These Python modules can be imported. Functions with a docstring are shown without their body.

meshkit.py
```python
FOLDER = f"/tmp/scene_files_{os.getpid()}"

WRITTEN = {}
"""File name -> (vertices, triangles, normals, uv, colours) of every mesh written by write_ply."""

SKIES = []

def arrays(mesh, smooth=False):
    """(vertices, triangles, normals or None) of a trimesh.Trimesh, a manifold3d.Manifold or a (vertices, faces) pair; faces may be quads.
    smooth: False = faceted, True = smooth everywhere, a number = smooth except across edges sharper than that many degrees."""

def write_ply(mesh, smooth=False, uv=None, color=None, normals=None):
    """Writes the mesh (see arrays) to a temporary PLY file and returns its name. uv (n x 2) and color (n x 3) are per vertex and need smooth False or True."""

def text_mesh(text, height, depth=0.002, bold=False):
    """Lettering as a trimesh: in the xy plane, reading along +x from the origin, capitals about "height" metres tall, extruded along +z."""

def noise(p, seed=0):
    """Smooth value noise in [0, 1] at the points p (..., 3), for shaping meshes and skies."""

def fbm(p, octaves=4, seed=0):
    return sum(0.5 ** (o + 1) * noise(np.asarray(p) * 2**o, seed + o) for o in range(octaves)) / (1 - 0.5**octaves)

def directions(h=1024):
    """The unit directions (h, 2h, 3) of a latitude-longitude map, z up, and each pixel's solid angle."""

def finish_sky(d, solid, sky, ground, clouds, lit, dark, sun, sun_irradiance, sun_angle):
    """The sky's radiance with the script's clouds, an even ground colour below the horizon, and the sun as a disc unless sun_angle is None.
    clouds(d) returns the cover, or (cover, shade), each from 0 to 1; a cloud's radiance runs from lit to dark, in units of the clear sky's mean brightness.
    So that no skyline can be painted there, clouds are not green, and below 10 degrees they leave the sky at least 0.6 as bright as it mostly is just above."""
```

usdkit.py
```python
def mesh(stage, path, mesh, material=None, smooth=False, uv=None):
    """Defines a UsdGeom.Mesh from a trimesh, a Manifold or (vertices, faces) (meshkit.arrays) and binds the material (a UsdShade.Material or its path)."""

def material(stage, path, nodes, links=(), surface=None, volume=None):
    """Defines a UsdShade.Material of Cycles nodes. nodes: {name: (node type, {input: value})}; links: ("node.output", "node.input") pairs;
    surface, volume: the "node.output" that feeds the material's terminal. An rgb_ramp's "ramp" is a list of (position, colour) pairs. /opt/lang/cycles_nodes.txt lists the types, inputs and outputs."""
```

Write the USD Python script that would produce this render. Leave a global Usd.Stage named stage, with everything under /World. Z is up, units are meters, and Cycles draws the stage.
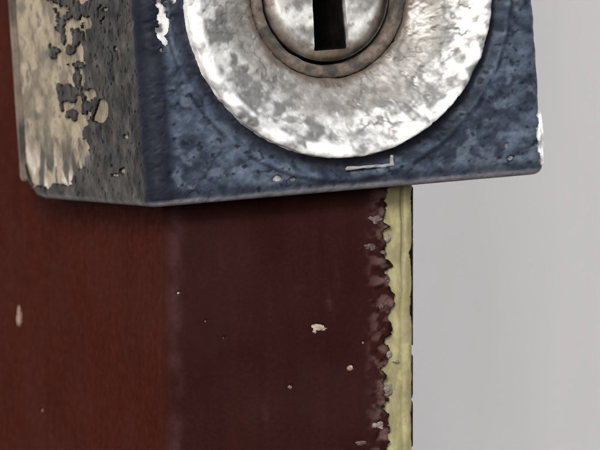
import math
import numpy as np, trimesh, manifold3d as m3
import usdkit, meshkit
from meshkit import fbm, noise
from pxr import Usd, UsdGeom, UsdLux, UsdShade, Gf, Sdf, Vt

MM = 0.001
stage = Usd.Stage.CreateInMemory()
UsdGeom.SetStageUpAxis(stage, UsdGeom.Tokens.z)
UsdGeom.SetStageMetersPerUnit(stage, 1.0)
world = UsdGeom.Xform.Define(stage, '/World')
stage.SetDefaultPrim(world.GetPrim())
UsdGeom.Scope.Define(stage, '/World/Looks')
T = Sdf.ValueTypeNames

# ------------------------------------------------------------------ camera
YAW, PITCH, DIST = math.radians(22), math.radians(2), 0.600
d = np.array([math.sin(YAW) * math.cos(PITCH), math.cos(YAW) * math.cos(PITCH), -math.sin(PITCH)])
r = np.array([math.cos(YAW), -math.sin(YAW), 0.0])
u = np.cross(r, d)
C = -DIST * d + 0.01693 * r - 0.00190 * u
cam = UsdGeom.Camera.Define(stage, '/World/camera')
cam.AddTransformOp().Set(Gf.Matrix4d(*r, 0, *u, 0, *(-d), 0, *C, 1))
cam.CreateHorizontalApertureAttr(36.0)
cam.CreateVerticalApertureAttr(27.0)
cam.CreateFocalLengthAttr(36.0 * 5316 / 600)
cam.CreateClippingRangeAttr(Gf.Vec2f(0.05, 50))
cam.CreateFStopAttr(56.0)
cam.CreateFocusDistanceAttr(0.606)
cam.CreateExposureAttr(1.1)

# ------------------------------------------------------------------ sky and sun (soft, hazy daylight from the upper left)
SUN = np.array([-0.48, -0.74, 0.50]); SUN /= np.linalg.norm(SUN)
sky_mat = usdkit.material(stage, '/World/Looks/sky', {
    's': ('sky_texture', {'sky_type': 'single_scattering', 'sun_disc': False, 'sun_elevation': math.asin(SUN[2]),
                          'sun_rotation': math.atan2(SUN[0], SUN[1]), 'aerosol_density': 3.0}),
    'h': ('hsv', {'saturation': 0.45}),
    'b': ('background_shader', {'strength': 0.12})}, [('s.color', 'h.color'), ('h.color', 'b.color')], surface='b.background')
dome = UsdLux.DomeLight.Define(stage, '/World/sky')
UsdShade.MaterialBindingAPI.Apply(dome.GetPrim()).Bind(sky_mat)
dome.GetPrim().SetCustomDataByKey('kind', 'structure')
sun = UsdLux.DistantLight.Define(stage, '/World/sun')
sun.CreateNormalizeAttr(True); sun.CreateIntensityAttr(0.4); sun.CreateAngleAttr(12.0); sun.CreateColorAttr(Gf.Vec3f(1.0, 0.97, 0.93))
zz = SUN; xx = np.cross([0, 0, 1.0], zz); xx /= np.linalg.norm(xx); yy = np.cross(zz, xx)
sun.AddTransformOp().Set(Gf.Matrix4d(*xx, 0, *yy, 0, *zz, 0, 0, 0, 0, 1))

# ------------------------------------------------------------------ helpers
counts = {}
def path_for(name, parent):
    base = str(parent.GetPath()) if parent else '/World'
    k = counts.get((base, name), 0); counts[(base, name)] = k + 1
    return f'{base}/{name}' + (f'_{k:03d}' if k else '')

def tag(p, label=None, cat=None, group=None, kind=None):
    for k, v in (('label', label), ('category', cat), ('group', group), ('kind', kind)):
        if v: p.SetCustomDataByKey(k, v)
    return p

def thing(name, label, cat, loc=(0, 0, 0), roty=0.0):
    x = UsdGeom.Xform.Define(stage, path_for(name, None))
    x.AddTranslateOp().Set(Gf.Vec3d(*loc))
    if roty: x.AddRotateYOp().Set(roty)
    return tag(x.GetPrim(), label, cat)

def obj(name, mesh, mat, parent=None, smooth=True, color=None, label=None):
    """mesh in millimetres; color: function of the vertices (mm) or an array, stored as the primvar 'tint' (rgb) """
    v, f, n = meshkit.arrays(mesh, smooth)
    m = usdkit.mesh(stage, path_for(name, parent), (v * MM, f), mat)
    if n is not None:
        m.CreateNormalsAttr(Vt.Vec3fArray.FromNumpy(n.astype(np.float32))); m.SetNormalsInterpolation('vertex')
    if color is not None:
        c = color(v) if callable(color) else color
        UsdGeom.PrimvarsAPI(m).CreatePrimvar('tint', T.Color3fArray, 'vertex').Set(Vt.Vec3fArray.FromNumpy(np.ascontiguousarray(c, np.float32)))
    p = m.GetPrim()
    if label: tag(p, label)
    return p

def grid_faces(nu, nv, closed=False):
    i = np.arange(nu if closed else nu - 1)[:, None]; j = np.arange(nv - 1)[None, :]
    a = i * nv + j; b = ((i + 1) % nu) * nv + j
    q = np.stack([a, b, b + 1, a + 1], -1).reshape(-1, 4)
    return np.vstack([q[:, [0, 1, 2]], q[:, [0, 2, 3]]])

def sm(x, a, b):
    t = np.clip((x - a) / (b - a), 0, 1); return t * t * (3 - 2 * t)
def mixc(a, b, t): return np.asarray(a) * (1 - t[..., None]) + np.asarray(b) * t[..., None]
def n3(p, s, seed=0, octv=4): return fbm(np.asarray(p) * np.asarray(s, float), octv, seed)

def look(name, rough=0.5, metallic=0.0, fine=900.0, amount=0.35, bump=0.00004, spec=0.5, rough_var=0.15, coat=0.0, color=None):
    """Surface whose colour comes from the primvar 'tint' (or is even), with fine grain and relief."""
    nodes = {
        'g': ('geometry', {}),
        'n': ('noise_texture', {'scale': fine, 'detail': 5.0, 'roughness': 0.6}),
        'r': ('rgb_ramp', {'ramp': [(0.25, (1 - amount,) * 3), (0.5, (1, 1, 1)), (0.75, (1 + amount,) * 3)]}),
        'm': ('mix', {'mix_type': 'multiply', 'fac': 1.0}),
        'q': ('map_range', {'from_min': 0.3, 'from_max': 0.7, 'to_min': rough - rough_var, 'to_max': rough + rough_var}),
        'n2': ('noise_texture', {'scale': fine * 0.35, 'detail': 3.0}),
        'b': ('bump', {'strength': 1.0, 'distance': bump}),
        'p': ('principled_bsdf', {'metallic': metallic, 'specular_ior_level': spec, 'coat_weight': coat, 'coat_roughness': 0.15})}
    links = [('g.position', 'n.vector'), ('g.position', 'n2.vector'), ('n.fac', 'r.fac'), ('r.color', 'm.color2'),
             ('m.color', 'p.base_color'), ('n2.fac', 'q.value'), ('q.result', 'p.roughness'), ('n.fac', 'b.height'), ('b.normal', 'p.normal')]
    if color is None:
        nodes['a'] = ('attribute', {'attribute': 'tint'}); links.append(('a.color', 'm.color1'))
    else:
        nodes['a'] = ('color', {'value': color}); links.append(('a.color', 'm.color1'))
    return usdkit.material(stage, '/World/Looks/' + name, nodes, links, surface='p.BSDF')

M_paint = look('lock_paint', 0.55, fine=1500, amount=0.28, bump=0.00002, spec=0.08)
M_bare = look('bare_metal', 0.65, 0.0, fine=1600, amount=0.3, bump=0.00005, spec=0.25)
M_ring = look('pitted_steel', 0.52, 0.35, fine=900, amount=0.32, bump=0.00004)
M_rust = look('rust', 0.75, 0.1, fine=1800, amount=0.5, bump=0.0001)
M_plug = look('worn_steel', 0.42, 0.6, fine=900, amount=0.35, bump=0.00004)
M_door = look('door_paint', 0.75, fine=2600, amount=0.16, bump=0.0000015, spec=0.006)
M_primer = look('yellow_primer', 0.6, fine=1500, amount=0.18, bump=0.00006)
M_flake = look('paint_flake', 0.6, fine=2000, amount=0.3, bump=0.00005)

# ------------------------------------------------------------------ background wall
wv, wf = [], []
nx, nz = 60, 40
X = np.linspace(-1300, 2300, nx); Z = np.linspace(-1100, 1100, nz)
P = np.stack(np.broadcast_arrays(X[:, None], 800 + 0 * X[:, None] + 0 * Z[None], Z[None]), -1).reshape(-1, 3)
P[:, 1] += 1.5 * (n3(P, 0.004) - 0.5)
wall_front = trimesh.Trimesh(P, grid_faces(nx, nz), process=False)
slab = trimesh.creation.box(extents=(3600, 60, 2200)); slab.apply_translation((500, 832, 0))
M_wall = usdkit.material(stage, '/World/Looks/wall_paint', {
    'g': ('geometry', {}), 'mp': ('mapping', {'scale': (1.0, 1.0, 0.12)}),
    'n': ('noise_texture', {'scale': 60.0, 'detail': 3.0}),
    'r': ('rgb_ramp', {'ramp': [(0.3, (0.665, 0.652, 0.655)), (0.7, (0.725, 0.710, 0.714))]}),
    'p': ('principled_bsdf', {'roughness': 0.7})},
    [('g.position', 'mp.vector'), ('mp.vector', 'n.vector'), ('n.fac', 'r.fac'), ('r.color', 'p.base_color')], surface='p.BSDF')
wall = tag(obj('wall', trimesh.util.concatenate([wall_front, slab]), M_wall, None, smooth=30), 'plain pale grey painted wall behind the door and lock', 'wall', kind='structure')

# ------------------------------------------------------------------ perimeter sheets (door leaf, lock case)
def perimeter(x0, x1, y0, yb, rad, step_left, step_front, step_right):
    """Open path in plan: left side from yb to the front, round corner, front, round corner, right side back to yb. Returns points, normals, arc tag."""
    pts, nrm = [], []
    for y in step_left: pts.append((x0, y)); nrm.append((-1, 0))
    for a in np.linspace(0, math.pi / 2, 14)[1:-1]:
        pts.append((x0 + rad - rad * math.cos(a), y0 + rad - rad * math.sin(a))); nrm.append((-math.cos(a), -math.sin(a)))
    for x in step_front: pts.append((x, y0)); nrm.append((0, -1))
    for a in np.linspace(0, math.pi / 2, 14)[1:-1]:
        pts.append((x1 - rad + rad * math.sin(a), y0 + rad - rad * math.cos(a))); nrm.append((math.sin(a), -math.cos(a)))
    for y in step_right: pts.append((x1, y)); nrm.append((1, 0))
    return np.array(pts), np.array(nrm, float)

# ------------------------------------------------------------------ door leaf, seen along its edge
door = thing('door', 'dark red brown painted door whose worn edge shows yellow primer', 'door')
DX0, DX1, DY, DB = 3.6, 34.3, 4.0, 640.0
def dense(a, b, s): return np.linspace(a, b, max(2, int(round(abs(b - a) / s)) + 1))
# primed edge: its own rounded strip of dense mesh
zs = np.concatenate([dense(-1000, -60, 60), dense(-56, -36, 4), dense(-35.7, 12, 0.15), dense(12.6, 40, 0.6), dense(44, 1040, 60)])
def sheet(pts, nrm, zs, off):
    """off(P, N) gives the offset in mm along the normal"""
    P = np.concatenate([np.repeat(pts, len(zs), 0), np.tile(zs, len(pts))[:, None]], 1)
    N = np.concatenate([np.repeat(nrm, len(zs), 0), np.zeros((len(pts) * len(zs), 1))], 1)
    return P, P + N * off(P)[:, None], grid_faces(len(pts), len(zs))

pl = dense(DB, 90, 12); pl2 = dense(88, DY + 1.4, 0.3)
dp, dn = perimeter(DX0, DX1, DY, DB, 1.4, np.concatenate([pl, pl2]), np.concatenate([dense(DX0 + 1.4, 26, 0.2), dense(26.1, DX1 - 1.4, 0.1)]), np.concatenate([dense(DY + 1.4, 12, 0.2), dense(13, DB, 12)]))

def edge_x(P):        # where the paint ends on the door edge
    z = P[:, 2]
    w = n3(np.c_[0 * z, 0 * z, z], 0.23, 3, 3) - 0.5
    w2 = n3(np.c_[P[:, 0] * 0.5, 0 * z, z], 1.15, 5, 5) - 0.5
    return 31.0 + 1.9 * w + 2.1 * w2 + 0.012 * z
# chips on the painted faces: (face, a along the face, z, half width, half height, tilt)
CHIPS = [('e', 22.1, -14.1, 1.05, 0.38, -0.1), ('e', 26.1, -18.9, 0.5, 0.4, 0.6), ('e', 27.7, -16.0, 0.26, 0.26, 0), ('e', 18.6, -20.9, 0.28, 0.28, 0),
         ('e', 8.2, -13.1, 0.18, 0.2, 0), ('e', 10.4, -15.1, 0.18, 0.18, 0), ('e', 4.9, -9.8, 0.18, 0.2, 0),
         ('l', 55.3, -14.9, 0.75, 1.5, 0), ('l', 47.1, -26.0, 0.4, 0.28, 0)]
def chip_mask(P):
    m = np.zeros(len(P))
    front = (P[:, 1] < DY + 1.2) & (P[:, 0] > DX0 + 0.2)
    for face, a, z, hw, hh, tilt in CHIPS:
        x = (P[:, 0] if face == 'e' else P[:, 1]) - a; q = P[:, 2] - z
        c, s = math.cos(tilt), math.sin(tilt)
        e = np.hypot((c * x + s * q) / hw, (-s * x + c * q) / hh) + 0.9 * (n3(P, 1.6, 8, 2) - 0.5)
        m = np.maximum(m, np.where(front if face == 'e' else ~front & (P[:, 0] < DX0 + 0.5), 1 - sm(e, 0.75, 1.0), 0))
    return m
def paint_off(P):
    ok = 1 - sm(P[:, 0], edge_x(P) - 0.04, edge_x(P) + 0.06)
    right = (P[:, 0] > DX1 - 0.35 + 1.6 * (n3(P, (0, 0, 0.35), 15, 4) - 0.5))
    lump = sm(P[:, 0], 27.8, 30.4) * (n3(P, 0.9, 12, 5) - 0.38) * 1.6
    o = 0.22 + 0.08 * (n3(P, 0.25, 1, 2) - 0.5) + np.clip(lump, -0.1, 0.5)
    o = np.where(right, 0.18, o * ok - 0.7 * (1 - ok))
    rr = np.hypot(P[:, 0] - 22.9, P[:, 2] - 24.3)
    return np.where((rr < 9.6) & (P[:, 1] < DY + 0.5), -25.0, o - 0.40 * chip_mask(P))      # the lock's bore
def door_tint(P):
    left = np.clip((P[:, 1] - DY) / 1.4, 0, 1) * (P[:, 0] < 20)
    c = mixc((0.0138, 0.0044, 0.0040), (0.0225, 0.0043, 0.0025), left)  # edge face darker and purplish: its shading and sky haze put into the colour
    blot = n3(P, (0.25, 0.25, 0.12), 21, 3)
    c = c * (0.85 + 0.3 * blot)[:, None]
    corner = np.exp(-((P[:, 0] - DX0 - 1.0) / 0.8) ** 2) * (P[:, 1] < DY + 1.6)
    c = mixc(c, (0.030, 0.0135, 0.014), 0.6 * corner * sm(n3(P, (0.7, 0.7, 0.4), 23, 4), 0.25, 0.7))
    front = P[:, 1] < DY + 1
    for a, z, w, h, k in ((23.4, -11.3, 0.35, 1.1, .5), (24.5, -8.5, 0.25, 1.6, .25), (15.5, -24.0, .4, 1.2, .25), (10.0, -6.0, .3, 2.0, .2), (19.6, -9.5, .8, .25, .2)):
        c = mixc(c, (0.07, 0.035, 0.034), 0.4 * k * front * np.exp(-((P[:, 0] - a + 0.15 * (P[:, 2] - z)) / w) ** 2 - ((P[:, 2] - z) / h) ** 2) * sm(n3(P, 1.4, 28, 3), .3, .6))
    dust = n3(P, (1.2, 1.2, 0.05), 29, 3)
    c = c * (0.88 + 0.24 * dust)[:, None] + np.array([0.0016, 0.0012, 0.0012]) * sm(n3(P, (0.12, 0.12, 0.09), 30, 3), .4, .7)[:, None]
    worn = sm(P[:, 0], 27.4, 30.6) * sm(n3(P, 0.9, 25, 5), 0.46, 0.62) * (P[:, 1] < DY + 2)
    c = mixc(c, (0.075, 0.045, 0.043), 0.7 * worn)
    g = np.exp(-((P[:, 0] - edge_x(P) + 0.1) / 0.32) ** 2) * (P[:, 1] < DY + 1) * sm(n3(P, (0.3, 0.3, 0.5), 27, 3), 0.42, 0.55)
    c = mixc(c, (0.004, 0.003, 0.003), 0.95 * g)
    c = mixc(c, (0.006, 0.004, 0.004), sm(P[:, 0], DX1 - 1.2, DX1 - 0.9))  # shadow line beside the yellow edge painted into the right corner
    return c
P0, P1, F = sheet(dp, dn, zs, paint_off)
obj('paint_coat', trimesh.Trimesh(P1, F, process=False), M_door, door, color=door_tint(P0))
def primer_off(P):
    rr = np.hypot(P[:, 0] - 22.9, P[:, 2] - 24.3)
    return np.where((rr < 9.6) & (P[:, 1] < DY + 0.5), -25.3, 0.12 * (n3(P, (1.2, 1.2, 0.4), 31, 4) - 0.5) - 0.04 - 0.35 * np.exp(-((P[:, 0] - 32.7 - 0.5 * (n3(P, (0, 0, 0.25), 36, 2) - 0.5)) / 0.22) ** 2) * (0.25 + 0.75 * sm(P[:, 2], -12, -4)))
def primer_tint(P):
    t = n3(P, (1.2, 1.2, 0.35), 33, 4)
    c = mixc((0.115, 0.104, 0.046), (0.190, 0.174, 0.085), sm(t, 0.3, 0.7))
    bare = chipzone = sm(29.2 - P[:, 0], 0, 0.6)
    c = mixc(c, (0.25, 0.19, 0.16), bare)
    ridge = np.exp(-((P[:, 0] - 32.7 - 0.5 * (n3(P, (0, 0, 0.25), 36, 2) - 0.5)) / 0.16) ** 2) * sm(P[:, 2], -12, -3)
    c = mixc(c, (0.06, 0.05, 0.032), 0.8 * ridge)
    c = mixc(c, (0.11, 0.088, 0.05), 0.55 * sm(n3(P, (0.8, 0.8, 0.22), 38, 4), 0.52, 0.68))
    dirt = sm(n3(P, 0.9, 35, 4), 0.60, 0.72)
    return mixc(c, (0.12, 0.10, 0.06), 0.7 * dirt)
kp, kn = perimeter(DX0, DX1, DY, DB, 1.2, np.concatenate([pl, dense(88, DY + 1.2, 0.6)]), np.concatenate([dense(DX0 + 1.2, 26, 0.5), dense(26.1, DX1 - 1.2, 0.12)]), np.concatenate([dense(DY + 1.2, 12, 0.25), dense(13, DB, 12)]))
P0, P1, F = sheet(kp, kn, zs, primer_off)
obj('primer_coat', trimesh.Trimesh(P1, F, process=False), M_primer, door, color=primer_tint(P0), label='pale yellow primer showing along the worn door edge')

def lump(cx, cz, rx, rz, h, seed, y=DY, face='e'):
    s = trimesh.creation.icosphere(4, 1.0); v = np.array(s.vertices)
    k = 1 + 1.5 * (n3(v + seed * 7, 1.6, seed, 4) - 0.5)
    v = v * k[:, None] * np.array([rx, h, rz])
    if face == 'l': v = v[:, [1, 0, 2]] * [1, 1, 1] + [DX0 - 0.15, cx, cz]; f = s.faces[:, ::-1]
    else: v = v + [cx, y - 0.15, cz]; f = s.faces
    return trimesh.Trimesh(v, f, process=False)
FLAKES = [(29.2, -1.6, 1.0, 1.0, .3, (0.085, 0.055, 0.055)), (30.7, -3.9, .55, .5, .3, (0.15, 0.12, 0.09)), (28.6, -5.0, .9, .6, .22, (0.038, 0.02, 0.02)), (30.1, -5.6, .5, .7, .25, (0.07, .045, .042)),
          (30.5, -8.5, .5, .7, .3, (0.09, .065, .06)), (29.8, -11.4, .55, .8, .22, (.06, .04, .04)), (30.9, -14.6, .45, .4, .3, (.17, .14, .12)), (30.9, -17.4, .4, .55, .3, (.17, .14, .12)), (31.8, -18.2, .5, .22, .3, (.24, .21, .13)),
          (30.7, -21.5, .7, .8, .3, (.14, .12, .09)), (29.6, -25.6, .75, .65, .35, (.19, .16, .145)), (27.4, -27.6, .9, .3, .2, (.06, .032, .032)), (22.3, -14.3, .85, .26, .3, (.25, .20, .16)),
          (21.6, -14.6, .3, .22, .3, (.22, .18, .15)), (26.0, -19.0, .42, .24, .28, (.20, .13, .11)), (18.6, -20.95, .22, .22, .25, (.13, .06, .04))]
for i, (cx, cz, rx, rz, h, col) in enumerate(FLAKES):
    lm = lump(cx, cz, rx * 0.85, rz * 0.85, h * 0.75, 40 + i)
    obj('paint_flake', lm, M_flake, door, color=lambda v, col=col: np.asarray(col) * (0.15 + 1.0 * n3(v, 1.8, 50, 4))[:, None])
obj('paint_flake', lump(55.5, -14.9, 0.4, 1.25, .22, 77, face='l'), M_flake, door, color=lambda v: np.tile((.13, .085, .065), (len(v), 1)))

# ------------------------------------------------------------------ lock
lock = thing('door_lock', 'blue square lock case with round pitted steel collar and keyhole', 'lock', (0.0002, 0, 0), -4.0)
LW, LD, LH, LR = 49.0, 45.0, 46.0, 1.8
CX, CZ, RC = 24.5, 22.6, 18.8
BR = 1.0       # rounding of the lower and upper rims
lp, ln = perimeter(0, LW, 0, LD, LR, dense(LD - 2.6, LR, 0.11), dense(LR, LW - LR, 0.16), dense(LR, LD - 2.6, 0.35))
az = np.linspace(0, math.pi / 2, 9)
rows = [(BR - BR * math.cos(a), BR - BR * math.sin(a)) for a in az[::-1]]                 # (z, inset) from the bottom up
rows = sorted([(BR - BR * math.sin(a), BR - BR * math.cos(a)) for a in az[::-1]])
lz = np.concatenate([[q[0] for q in rows], dense(BR + 0.12, 26.5, 0.12), dense(27, LH - BR, 0.5), [LH - q[0] for q in rows[::-1][1:]]])
lin = np.concatenate([[BR - math.sqrt(max(0, BR * BR - (BR - q[0]) ** 2)) for q in rows], np.zeros(len(lz) - 2 * len(rows) + 1), [BR - math.sqrt(max(0, BR * BR - (BR - q[0]) ** 2)) for q in rows[::-1][1:]]])

def front_dip(P):
    rr = np.hypot(P[:, 0] - CX, P[:, 2] - CZ)
    f = (P[:, 1] < 0.5)
    moat = sm(rr, 19.9, 21.2)
    o = -0.9 * (1 - moat) + 0.16 * np.exp(-((rr - 21.1) / 0.35) ** 2)
    o = np.where(rr < RC - 0.9, -20.0, o)
    return np.where(f, o, 0)
def left_mask(P):
    """1 where the dark paint of the left side is worn through to metal (towards the back of the case)"""
    side = (P[:, 0] < 0.3)
    y, z = P[:, 1], P[:, 2]
    b = 20.5 + 7.5 * sm(z, 5, 14) * sm(z, -2, 18) * 0 + 9.0 * (n3(np.c_[0 * y, y * 0.05, z * 0.16], 1.0, 60, 3) - 0.5) + 5.0 * sm(z, 9, 24)
    q = n3(np.c_[0 * y, y * 0.22, z * 0.42], 1.0, 61, 4) - 0.5
    g = (y - b) / 3.0 + 3.4 * q
    stre = n3(np.c_[0 * y, y * 0.55, z * 0.16], 1.0, 62, 3)
    low = sm(z, 6.5, 1.2)
    g = g - 7.0 * low * (stre - 0.38)
    g = g - 6.0 * sm(z, 1.5 + 1.3 * stre, 0.8 + 1.0 * stre)
    spot = np.hypot((y - 14.3) / 2.6, (z - 10.8 + 0.12 * (y - 14.3)) / 1.35)
    g = np.maximum(g, (1 - spot) * 6)
    zone = sm(y, 14.5, 17.5) * sm(y, 33, 29) * sm(z, 8.5, 12.0)
    mott = n3(np.c_[0 * y, y * 0.50, z * 0.62], 1.0, 65, 4) - 0.5
    g = g * (1 - 0.92 * zone) + zone * (30 * mott + 0.30 * (y - 23.5))
    islands = n3(np.c_[0 * y, y * 0.25, z * 0.5], 1.0, 64, 3)
    g = np.maximum(g, np.where((y < 20) & (y > 5), (islands - 0.75) * 20, -9))
    return np.where(side, sm(g, -0.12, 0.12), 0)
def front_chips(P):
    m = np.zeros(len(P)); x, y, z = P.T
    fr = y < LR * 0.9
    def blob(cx, cz, hw, hh, seed, rag=1.2):
        e = np.hypot((x - cx) / hw, (z - cz) / hh) + 1.5 * rag * (n3(P, 1.3, seed, 4) - 0.5)
        return np.where(fr, 1 - sm(e, 0.55, 1.0), 0)
    for a in [(2.7, 20.6, 0.75, 3.2, 70), (4.2, 25.0, 2.2, 2.0, 71), (48.8, 4.0, 0.6, 3.2, 72)]:
        m = np.maximum(m, blob(*a))
    for a in [(15.4, 2.1, 0.7, 0.35, 75), (17.3, 1.9, 0.6, 0.3, 76), (44.6, 2.2, 0.5, 0.35, 77), (44.2, 3.6, 0.25, 0.4, 78)]:
        m = np.maximum(m, blob(*a, 0.6))
    return m
def rim_wear(P):
    n = n3(P, (0.25, 0.25, 0.9), 81, 3)
    return sm(0.62 + 0.6 * (n - 0.5) - P[:, 2], -0.2, 0.2)
def base_relief(P): return 0.30 * (n3(P, 0.55, 82, 4) - 0.5) * (0.5 + 0.5 * (P[:, 1] < 1.7))
def coat_off(P):
    wear = np.maximum(left_mask(P), front_chips(P))
    rel = base_relief(P) + 0.10 * (n3(P, 1.4, 83, 3) - 0.5) * (0.4 + 0.6 * (P[:, 1] < 1.7))
    pit = -0.10 * sm(n3(P, 1.1, 84, 3), 0.62, 0.74)
    o = 0.20 + rel + pit + front_dip(P)
    return np.where(front_dip(P) < -5, -20, o) - 0.55 * wear
def coat_tint(P):
    x, y, z = P.T
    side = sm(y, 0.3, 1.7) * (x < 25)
    blot = sm(n3(P, 0.22, 90, 4), 0.3, 0.7); sp = n3(P, 0.9, 91, 4)
    rr = np.hypot(x - CX, z - CZ)
    blue = mixc((0.0125, 0.0175, 0.0265), (0.046, 0.061, 0.088), np.clip(0.65 * blot + 1.7 * (sp - 0.46), 0, 1))
    blue = mixc(blue, (0.07, 0.086, 0.11), 0.5 * sm(n3(P, 0.6, 92, 4), 0.56, 0.70))
    blue = mixc(blue, (0.009, 0.0115, 0.018), 0.5 * sm(n3(P, 0.7, 93, 3), 0.60, 0.70))
    blue = mixc(blue, (0.004, 0.005, 0.008), 0.8 * sm(n3(P, 1.3, 88, 3), 0.66, 0.74))
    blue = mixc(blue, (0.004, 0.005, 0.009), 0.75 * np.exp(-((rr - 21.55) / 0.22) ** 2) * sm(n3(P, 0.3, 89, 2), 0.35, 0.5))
    rim_shade_low_band = np.maximum(np.exp(-((rr - 19.4) / 0.9) ** 2), 0.8 * sm(z, 2.3, 1.2) * sm(z, 0.5, 1.1))  # rim shadow painted round the collar, plus a darker band above the bottom lip
    blue = mixc(blue, (0.005, 0.006, 0.010), 0.85 * rim_shade_low_band)
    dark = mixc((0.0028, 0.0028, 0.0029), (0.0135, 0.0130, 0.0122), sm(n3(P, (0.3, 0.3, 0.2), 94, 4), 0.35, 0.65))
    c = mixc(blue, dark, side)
    c = mixc(c, (0.004, 0.0048, 0.009), 0.9 * sm(x, 3.6 + 1.2 * (sp - 0.5), 2.2) * (y < 1.7))
    c = mixc(c, (0.10, 0.095, 0.106), (0.85 - 0.5 * side) * rim_wear(P))
    return c
def bare_off(P):
    rel = base_relief(P) + 0.12 * (n3(P, 0.9, 95, 4) - 0.5) * (P[:, 0] < 1) - 0.05
    o = np.where(front_dip(P) < -5, -20.3, front_dip(P) + rel - 0.02)
    return o
def bare_tint(P):
    x, y, z = P.T
    t = n3(P, (0.5, 0.5, 0.35), 96, 4)
    tan = mixc((0.070, 0.057, 0.037), (0.165, 0.137, 0.094), sm(t, 0.3, 0.65))
    tan = mixc(tan, (0.30, 0.28, 0.245), 0.8 * sm(z, 7, 3) * sm(n3(P, (0.5, 0.5, 0.16), 97, 3), 0.5, 0.6))
    tan = mixc(tan, (0.035, 0.03, 0.027), 0.75 * sm(n3(P, (1, 1, 0.7), 98, 3), 0.62, 0.72))
    tan = mixc(tan, (0.010, 0.009, 0.008), 0.95 * sm(z, 9, 4) * (y > 19) * sm(n3(P, (0.45, 0.45, 0.12), 100, 3), 0.50, 0.56))
    br = (y > 10) & (y < 18) & (x < 1) & (z > 8) & (z < 14)
    tan = np.where(br[:, None], mixc((0.09, 0.074, 0.047), (0.13, 0.105, 0.068), sm(t, .4, .6)), tan)
    fr = sm(y, 1.9, 0.9)
    return mixc(tan, mixc((0.06, 0.06, 0.065), (0.36, 0.36, 0.36), np.maximum(sm(n3(P, 0.8, 99, 3), .36, .58) * np.where((x > 12) & (x < 46), 0.35, 1), sm(x, 46, 47))), fr)
def case_sheet(off):
    P = np.concatenate([np.repeat(lp, len(lz), 0), np.tile(lz, len(lp))[:, None]], 1)
    ins = np.tile(lin, len(lp))
    N = np.repeat(ln, len(lz), 0)
    V = P.copy(); V[:, :2] += N * (off(P) - ins)[:, None]
    back = np.clip(P[:, 1] - (LD - 6.5), 0, 3.95)
    lift = np.where(P[:, 1] > LD - 6.5, 4 - np.sqrt(16 - back ** 2), 0)
    V[:, 2] = np.where(V[:, 2] < 8, lift + V[:, 2] * (8 - lift) / 8, V[:, 2])
    F = grid_faces(len(lp), len(lz))
    nz = len(lz); caps = []
    for row, flip in ((0, False), (nz - 1, True)):
        ring = np.arange(len(lp)) * nz + row
        cidx = len(V); V = np.vstack([V, [[LW / 2, LD / 2, V[ring[0], 2]]]]); P = np.vstack([P, V[-1:]])
        t = np.stack([ring[:-1], np.full(len(ring) - 1, cidx), ring[1:]], 1)
        caps.append(t if not flip else t[:, ::-1])
    return P, V, np.vstack([F] + caps)
P0, P1, F = case_sheet(coat_off)
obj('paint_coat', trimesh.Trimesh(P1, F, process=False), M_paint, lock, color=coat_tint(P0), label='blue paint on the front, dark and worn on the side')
P0, P1, F = case_sheet(bare_off)
obj('case', trimesh.Trimesh(P1, F, process=False), M_bare, lock, color=bare_tint(P0), label='bare tan metal of the case where paint has worn off')
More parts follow.
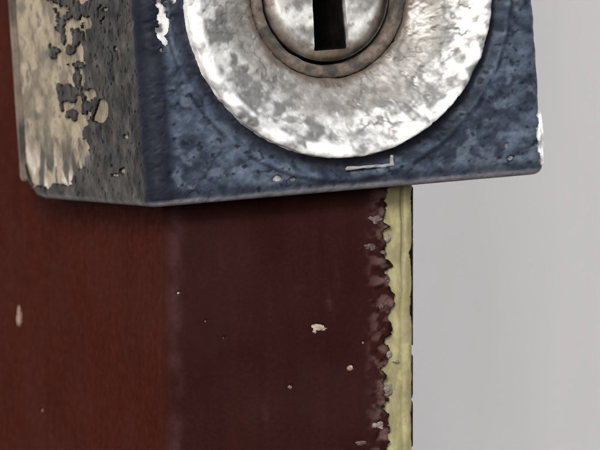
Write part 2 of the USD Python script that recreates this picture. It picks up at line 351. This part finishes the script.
# back plate behind a narrow seam
seam = trimesh.creation.box(extents=(LW - 2.4, 6.0, LH - 5)); seam.apply_translation((LW / 2, LD - 3.4, LH / 2 + 1.2))
obj('seam_shade_fill', seam, M_rust, lock, smooth=False, color=lambda v: np.tile((0.008, 0.007, 0.007), (len(v), 1)))  # dark block added inside the seam so its shaded gap stays black
bp = m3.Manifold.batch_hull([m3.Manifold.sphere(0.5, 12).translate((x, y, z)) for x in (0.35, LW - 0.5) for y in (LD - 1.0, LD - 0.5) for z in (2.4, LH - 0.8)])
obj('back_plate', bp.refine_to_length(1.5), M_bare, lock, smooth=40, color=lambda v: mixc((0.012, 0.010, 0.008), (0.075, 0.058, 0.045), sm(n3(v, 0.35, 101, 3), .35, .6)))

# ring collar, dished towards the plug
def revolve(prof, nseg, relief, off=(0, 0)):
    prof = np.asarray(prof, float)
    s = np.r_[0, np.cumsum(np.hypot(*np.diff(prof, axis=0).T))]
    t = np.linspace(0, s[-1], max(40, int(s[-1] / 0.14)))
    pr = np.c_[np.interp(t, s, prof[:, 0]), np.interp(t, s, prof[:, 1])]
    k = np.ones(5) / 5
    for c in range(2):
        pad = np.pad(pr[:, c], 2, mode='edge'); pr[2:-2, c] = np.convolve(pad, k, 'valid')[2:-2]
    tg = np.gradient(pr, axis=0); nn = np.c_[-tg[:, 1], tg[:, 0]]; nn /= np.linalg.norm(nn, axis=1)[:, None]
    a = np.linspace(0, 2 * math.pi, nseg, endpoint=False)
    R = pr[None, :, 0] + 0 * a[:, None]; H = pr[None, :, 1] + 0 * a[:, None]; A = a[:, None] + 0 * R
    base = np.stack([CX + R * np.cos(A), -H, CZ + R * np.sin(A)], -1).reshape(-1, 3)
    rel = relief(base, R.ravel(), H.ravel(), A.ravel()).reshape(R.shape)
    R2 = R + nn[None, :, 0] * rel; H2 = H + nn[None, :, 1] * rel
    V = np.stack([CX + R2 * np.cos(A), -H2, CZ + R2 * np.sin(A)], -1).reshape(-1, 3)
    return base, V, grid_faces(nseg, len(pr), True)[:, ::-1], R.ravel(), A.ravel()
# profile from the inner wall outwards, so that the normal looks out of the face
ring_prof = [(9.7, -5.5), (9.75, -2.9), (10.0, -2.55), (11.2, -2.0), (13.5, -0.85), (16.0, 0.25), (17.6, 0.95), (18.1, 1.25), (18.55, 1.2), (18.8, 0.85), (18.85, -1.2)]
def ring_relief(P, R, H, A):
    return 0.42 * (n3(P, 0.55, 110, 4) - 0.5) + 0.13 * (n3(P, 1.3, 111, 3) - 0.5) - 0.10 * sm(n3(P, 0.9, 112, 3), 0.58, 0.72)
base, V, F, R, A = revolve(ring_prof, 760, ring_relief)
def ring_tint(P, R, A):
    up = np.sin(A)
    c = mixc((0.105, 0.106, 0.106), (0.36, 0.363, 0.363), sm(0.5 * n3(P, 0.30, 113, 4) + 0.5 * n3(P, 0.8, 118, 4), 0.40, 0.58))
    c = mixc(c, (0.125, 0.118, 0.108), 0.8 * sm(R + 3 * (n3(P, 0.4, 114, 3) - .5), 14.8, 12.8))
    c = mixc(c, (0.085, 0.08, 0.072), 0.7 * sm(n3(P, 0.8, 112 + 3, 4), 0.58, 0.72))
    swirl = np.abs(n3(P + 1.5 * n3(P, 0.5, 160, 2)[:, None], 0.42, 161, 3) - 0.5)
    c = mixc(c, (0.05, 0.047, 0.043), 0.75 * sm(swirl, 0.035, 0.012) * sm(R, 17.4, 16.2) * sm(n3(P, 0.2, 162, 2), 0.35, 0.6))
    c = mixc(c, (0.062, 0.049, 0.038), 0.9 * sm(R + 1.6 * (n3(P, 0.5, 116, 3) - .5), 10.9, 10.1))
    c = mixc(c, (0.66, 0.66, 0.66), 0.95 * sm(R, 17.0, 17.7) * sm(n3(P, 0.35, 117, 3), .35, .55))  # highlight on the raised rim painted in as a near-white tint
    return c
obj('collar', trimesh.Trimesh(V, F, process=False), M_ring, lock, color=ring_tint(base, R, A))
# rusty sleeve between collar and plug
sl_prof = [(8.15, -6.5), (8.2, -3.3), (8.45, -2.85), (8.9, -2.75), (9.5, -2.95), (9.68, -3.3), (9.68, -6)]
base, V, F, R, A = revolve(sl_prof, 420, lambda P, R, H, A: 0.25 * (n3(P, 0.9, 120, 4) - 0.5))
obj('sleeve', trimesh.Trimesh(V, F, process=False), M_rust, lock, color=mixc((0.016, 0.0125, 0.010), (0.060, 0.045, 0.034), sm(n3(base, 0.7, 121, 4), 0.35, 0.62)))
# plug with keyhole
PR = 7.75
slot = m3.CrossSection([[(-1.75, -6.2), (2.05, -6.2), (1.85, 0.5), (1.85, 3.6), (-1.6, 3.6), (-1.6, 0.5)]]).offset(0.25, m3.JoinType.Round, 2.0, 24)
plug = m3.CrossSection.circle(PR, 160).extrude(14) - slot.extrude(16).translate((0, 0, 2.0))
plug = plug.refine_to_length(0.35)
pm = plug.to_mesh(); pv = np.array(pm.vert_properties[:, :3], float); pf = np.array(pm.tri_verts)
rr = np.hypot(pv[:, 0], pv[:, 1]); top = pv[:, 2] > 13.9
pv[:, 2] += np.where(top, -0.9 * sm(rr, 6.0, PR) + 0.3 * (n3(pv, 0.7, 130, 4) - 0.5), 0)
plug_v = np.c_[CX + pv[:, 0], 3.5 + (14 - pv[:, 2]), CZ + pv[:, 1]]
# (x, y, z) -> (x, depth, height) mirrors once, so no flip of the winding is needed for -y facing out
plug_m = trimesh.Trimesh(plug_v, pf, process=False)
if plug_m.volume < 0: plug_m = trimesh.Trimesh(plug_v, pf[:, ::-1], process=False)
def plug_tint(v):
    c = mixc((0.14, 0.14, 0.138), (0.46, 0.46, 0.455), sm(n3(v, 0.5, 131, 4), .32, .6))
    c = mixc(c, (0.12, 0.11, 0.10), 0.7 * sm(n3(v, 0.9, 132, 3), .62, .72))
    q = np.hypot(v[:, 0] - CX, v[:, 2] - CZ)
    c = mixc(c, (0.13, 0.10, 0.072), 0.8 * sm(q, 6.2, 7.1))
    lip = sm(v[:, 2] - CZ, -6.1, -6.4) * sm(np.abs(v[:, 0] - CX), 3.2, 2.2)
    c = mixc(c, (0.16, 0.125, 0.095), 0.9 * lip)
    return mixc(c, (0.002, 0.002, 0.002), sm(v[:, 1], 4.0, 4.5))  # shade of the deep keyhole painted in as near-black
obj('plug', plug_m, M_plug, lock, smooth=35, color=plug_tint)

def burr(cx, y, cz, rx, ry, rz, seed):
    sp = trimesh.creation.icosphere(4, 1.0); v = np.array(sp.vertices)
    v *= (1 + 1.2 * (n3(v * 1.0 + seed * 5, 1.5, seed, 4) - 0.5))[:, None]
    return trimesh.Trimesh(v * [rx, ry, rz] + [cx, y, cz], sp.faces, process=False)
obj('metal_burr', burr(48.95, 1.3, 4.0, 0.6, 0.7, 3.2, 141), M_bare, lock, color=lambda v: mixc((0.25, 0.25, 0.25), (0.5, 0.5, 0.5), sm(n3(v, 1.2, 142, 3), .35, .55)), label='bright bare metal burr on the right edge')

def rod(a, b, rad): return m3.Manifold.batch_hull([m3.Manifold.sphere(rad, 16).translate(a), m3.Manifold.sphere(rad, 16).translate(b)])
tab = rod((24.2, 0.1, 2.55), (29.75, 0.0, 2.5), 0.2) + rod((29.75, 0.0, 2.5), (29.75, 0.0, 3.45), 0.26)
tm = tab.refine_to_length(0.25).to_mesh(); tv = np.array(tm.vert_properties[:, :3], float)
tv += 0.3 * np.stack([n3(tv, 1.3, 150 + k, 3) - 0.5 for k in range(3)], 1)
obj('bent_tab', trimesh.Trimesh(tv, np.array(tm.tri_verts), process=False), M_bare, lock, color=lambda v: mixc((0.04, 0.043, 0.05), (0.15, 0.155, 0.16), sm(n3(v, 1.0, 155, 3), .35, .55)), label='small bent grey metal tab under the round collar')
